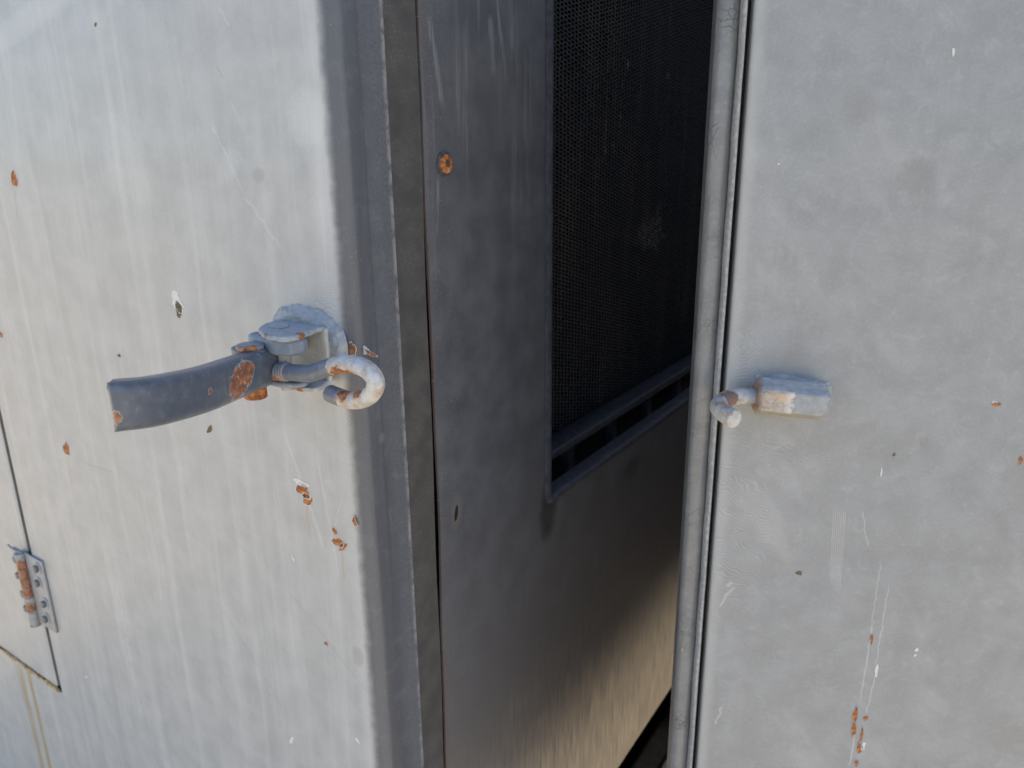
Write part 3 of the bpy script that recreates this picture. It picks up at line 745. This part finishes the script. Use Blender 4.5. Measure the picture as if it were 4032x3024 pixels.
# channel bracket: web + two ears
wm = part_paint('web_paint', (.36, .345, .30), (.30, .28, .24), [], .6, bd=.0012)
web = link('bracket', box_me('web', (-.064, -.0085, 1.1215), (-.0145, -.0045, ZE-.001)), wm, latch); bevel(web, .0015); lumpy(web, .0012, 4)
ear = [(-.0600, -.006), (-.0560, -.0200), (-.0500, -.0290), (-.0450, -.0335), (-.0360, -.0385), (-.0270, -.0415), (-.0190, -.0412), (-.0135, -.0380), (-.0110, -.0335), (-.0128, -.0270), (-.0150, -.0200), (-.0175, -.0120), (-.0160, -.006)]
e1 = link('upper_ear', prism_me('ear', ear, ZE-.0034, ZE), bk_m, web); bevel(e1, .0008); lumpy(e1, .0014, 4)
e2 = link('lower_ear', prism_me('ear2', [(x+.002, y*.66) for x, y in ear], 1.1190, 1.1222), part_paint('ear_paint', (.30, .31, .315), (.42, .42, .42), [(-.022, -.0275, 1.119, .0045)]), web); bevel(e2, .0008); lumpy(e2, .0012, 3)
rv = link('rivet', tube_me('rv', [(-.040, -.022, ZE), (-.040, -.022, ZE+.0010)], .0058, 20, (0, .0005)), bk_m, web); shade(rv)
bos = link('spot_weld', tube_me('bs', [(-.0355, -.0085, 1.1440), (-.0355, -.0097, 1.1440)], lambda s: .0046, 16, (0, .0006)), wm, web); shade(bos)
pvt = link('pivot_pin', tube_me('pvt', [(-.030, -.028, 1.1195), (-.030, -.028, ZE-.002)], .0042, 14), part_paint('pivot_paint', (.28, .27, .25), (.35, .33, .3), []), web); shade(pvt)
# link strap between bracket and handle
lk_m = part_paint('strap_paint', (.17, .195, .235), (.33, .35, .38), [(-.052, -.027, 1.1530, .0038)])
lkp = [(-.0570, -.0300), (-.0540, -.0210), (-.0300, -.0160), (-.0170, -.0200), (-.0140, -.0270), (-.0170, -.0335), (-.0280, -.0370), (-.0480, -.0365), (-.0550, -.0345)]
lk = link('link_strap', prism_me('link', lkp, 1.1425, 1.1528), lk_m, latch); bevel(lk, .0030, 3); lumpy(lk, .0008, 3)
lkl = link('link_strap', prism_me('link', lkp, 1.1228, 1.1262), lk_m, latch); bevel(lkl, .0012, 2)
# handle: channel swept along a curved path
def dep(px, d): return MM.inverted() @ (CAM + ray(*px)*d)
hpts = [dep((1092, 1436), .449), dep((1045, 1455), .440), dep((938, 1497), .415), dep((820, 1540), .385), dep((644, 1583), .350), dep((520, 1601), .334), dep((442, 1608), .327)]
hc = catmull(hpts, 8)
H = .0204
def section():
    s = []; hh = H/2; rr = .0033; dpt = .0100
    for k in range(6): a = math.pi/2*k/5; s.append((-rr+rr*math.cos(math.pi/2-a), hh-rr+rr*math.sin(math.pi/2-a)))
    top = [(-dpt, hh)]+s                                   # top flange to web (offset along normal, height)
    bot = [(q[0], -q[1]) for q in reversed(top)]
    return top+[(0.0003, 0)]+bot
sec = section(); ns = len(sec); V, Fc = [], []
for i, p in enumerate(hc):
    d = hc[min(i+1, len(hc)-1)]-hc[max(i-1, 0)]
    dh = Vector((d.x, d.y, 0)).normalized(); nr = Vector((-dh.y, dh.x, 0)); 
    if nr.x < 0: nr = -nr
    s = i/(len(hc)-1); k = 1.0+.05*math.sin(s*3.1)
    upv = Vector((0, 0, 1))
    fl = 1 if s < .82 else max(.06, 1-((s-.82)/.18)**1.5)
    for (o_f, hgt) in sec: V.append(p+nr*((o_f if o_f > -.0034 else -.0033+(o_f+.0033)*fl)*(1 if s < .9 else 1-.6*(s-.9)/.1))+upv*hgt*k)
for i in range(len(hc)-1):
    for k in range(ns-1): Fc.append((i*ns+k, i*ns+k+1, (i+1)*ns+k+1, (i+1)*ns+k))
rp_c = [dep((955, 1478), .418), dep((930, 1520), .412), dep((945, 1500), .414), dep((975, 1450), .423)]
tipc = dep((446, 1655), .325)
hm = part_paint('handle_paint', (.078, .090, .112), (.24, .26, .29),
                [(rp_c[0].x, rp_c[0].y, rp_c[0].z, .0072), (rp_c[1].x, rp_c[1].y, rp_c[1].z, .0078), (rp_c[2].x, rp_c[2].y, rp_c[2].z, .008), (rp_c[3].x, rp_c[3].y, rp_c[3].z, .0045),
                 (tipc.x, tipc.y, tipc.z, .0042), (dep((822, 1540), .384).x, dep((822, 1540), .384).y, dep((822, 1540), .384).z, .0019)], .29)
hme = mesh('handle', V, Fc)
bm = bmesh.new(); bm.from_mesh(hme); bmesh.ops.recalc_face_normals(bm, faces=bm.faces); bm.to_mesh(hme); bm.free()
hd = link('handle', hme, hm, latch, smooth=True)
cen = sum((p for p in hc), Vector())/len(hc)
solid(hd, .0026, 0); 
m = hd.modifiers.new('bevel', 'BEVEL'); m.width = .0006; m.segments = 2; m.limit_method = 'ANGLE'; m.angle_limit = math.radians(50)
# handle tab + pin with flat head
ztop = 1.1470
pc = on(MM, (985, 1357), 2, ztop+.0022)
tab = [(pc.x-.003+.0125*math.cos(a), pc.y+.001+.0088*math.sin(a)) for a in [2*math.pi*k/20 for k in range(20)]]
tb = link('handle_tab', prism_me('tab', tab, ztop-.0050, ztop), hm, hd); bevel(tb, .0008)
pn = link('hinge_pin', tube_me('pin', [(pc.x, pc.y, ztop), (pc.x, pc.y, ztop+.0022)], .0082, 26, (0, .0006)), part_paint('pin_paint', (.17, .195, .235), (.33, .35, .38), [(pc.x+.007, pc.y-.005, ztop+.001, .004), (pc.x+.001, pc.y-.0085, ztop, .003)]), latch); shade(pn)
pb = on(MM, (1012, 1540), 2, 1.1165)
pl_ = link('pin_tail', tube_me('tail', [(pc.x, pc.y, 1.1165), (pc.x, pc.y, 1.1225)], .0068, 22, (.0008, 0)), rust_mat('tail_rust', (.55, .30, .10)), pn); shade(pl_)
sh_ = link('pin_shank', tube_me('shank', [(pc.x, pc.y, 1.122), (pc.x, pc.y, ztop-.001)], .0042, 14), bk_m, pn); shade(sh_)
# hook rod with threads
YH = -.033
hpx = [(1060, 1464), (1138, 1466), (1190, 1470), (1222, 1470), (1258, 1460), (1303, 1444), (1350, 1435), (1400, 1437), (1446, 1456), (1474, 1488), (1478, 1520), (1460, 1553), (1426, 1572), (1382, 1576), (1341, 1565), (1300, 1549)]
hv = []
for i, p in enumerate(hpx):
    yv = YH-(.004*math.sin(min(1, max(0, (i-4)/11))*math.pi))
    hv.append(on(MM, p, 1, yv))
path = catmull(hv, 7)
bare = [(hv[i].x, hv[i].y, hv[i].z, .0105) for i in (6, 7, 8, 9, 10, 11, 12)]+[(hv[13].x, hv[13].y, hv[13].z, .0085)]
mid_ = (hv[9]+hv[12])/2
rst = [(hv[6].x-.001, hv[6].y-.003, hv[6].z-.0052, .0055), (hv[7].x-.002, hv[7].y-.001, hv[7].z-.0055, .0048), (hv[8].x-.004, hv[8].y, hv[8].z-.0045, .0032), (hv[13].x-.003, hv[13].y-.003, hv[13].z+.0042, .0045), (hv[10].x-.005, hv[10].y-.002, hv[10].z+.001, .0026), (hv[12].x, hv[12].y-.002, hv[12].z+.0045, .0040)]
hkm = part_paint('hook_paint', (.125, .142, .170), (.30, .32, .35), rst, .45, bare)
hk2 = link('hook', tube_me('hook', path, .0051, 26, (0, .0010)), hkm, latch); shade(hk2, 50)
d0 = (hv[1]-hv[0]).normalized(); th = []
thm = part_paint('thread_paint', (.20, .19, .18), (.35, .3, .25), [(hv[0].x+.004, YH-.004, hv[0].z, .004), (hv[0].x+.010, YH-.003, hv[0].z-.003, .004)])
for k in range(5):
    c = on(MM, (1090+k*10, 1464.5), 1, YH)
    rg = link('thread', tube_me('thr', [c, c+d0*.0007, c+d0*.0014], lambda s: .0052+.0007*math.sin(s*math.pi), 22), thm, hk2, smooth=True)

# ================================================================== chipped paint: each spot a thin flake of its own
t = T('chip_rim', .6, .2); x_, y_, z_, o_ = t.obj(); t.color((.47, .47, .455)); M_RIML = t.m
t = T('chip_rim_right', .6, .2); t.color((.33, .335, .335)); M_RIMR = t.m
M_CHIPD = simple('bare_primer', (.09, .07, .045), (.19, .15, .09), 900, .8, .1)
M_CHIPW = simple('white_fleck', (.52, .50, .47), (.66, .64, .61), 900, .7, .2)
M_CHIPR = rust_mat('chip_rust', (.45, .22, .09))
rc2 = random.Random(3)
for side, kind, px, rp_, ang in CHIPS:
    fr, par = (MM, cover) if side == 'left' else (MR, rcov)
    c = on(fr, px, 1, 0); a = on(fr, (px[0]+rp_[0], px[1]), 1, 0); b = on(fr, (px[0], px[1]+rp_[1]), 1, 0)
    ru, rv_ = max(4e-4, abs(a.x-c.x)), max(4e-4, abs(b.z-c.z))
    N = 40; ph = [rc2.uniform(0, 6.28) for _ in range(6)]
    def rad_(th): return 1.08+.17*math.sin(2*th+ph[0])+.13*math.sin(3*th+ph[1])+.07*math.sin(5*th+ph[2])+.05*math.sin(9*th+ph[3])+.03*math.sin(14*th+ph[4])
    V, Fc = [], []; ca, sa = math.cos(ang), math.sin(ang)
    for sc_, yy in ((1.0, -.00002), (.97, -.00030), (.86 if kind == 'rust' else .92, -.00012), (.0, -.00012)):
        for k in range(N if sc_ else 1):
            th = 2*math.pi*k/N; q = rad_(th)*sc_*(1+rc2.uniform(-.03, .03))
            p_, r_ = ru*q*math.cos(th), rv_*q*math.sin(th)
            V.append((p_*ca-r_*sa, yy, p_*sa+r_*ca))
    mi = []
    for i in range(2):
        for k in range(N): Fc.append((i*N+k, i*N+(k+1) % N, (i+1)*N+(k+1) % N, (i+1)*N+k)); mi.append(0)
    for k in range(N): Fc.append((2*N+k, 2*N+(k+1) % N, 3*N)); mi.append(1)
    me = mesh('chip', V, Fc)
    inner = {'rust': M_CHIPR, 'dark': M_CHIPD, 'white': M_CHIPW}[kind]
    me.materials.append(inner if kind == 'white' else (M_RIML if side == 'left' else M_RIMR)); me.materials.append(inner)
    for pl, m_ in zip(me.polygons, mi): pl.material_index = m_
    bm = bmesh.new(); bm.from_mesh(me); bmesh.ops.recalc_face_normals(bm, faces=bm.faces)
    if sum(f_.normal.y for f_ in bm.faces) > 0: bmesh.ops.reverse_faces(bm, faces=bm.faces)
    bm.to_mesh(me); bm.free()
    o = bpy.data.objects.new({'rust': 'rust_spot', 'dark': 'bare_spot', 'white': 'white_fleck'}[kind], me); COL.objects.link(o); o.parent = par
    yo = 0.
    if side == 'left':
        if c.x > -r: yo = r-math.sqrt(max(0, r*r-(c.x+r)**2))-.0012
        if c.x < UD and c.z > ZB: yo = .0006
    o.location = (c.x, yo, c.z)
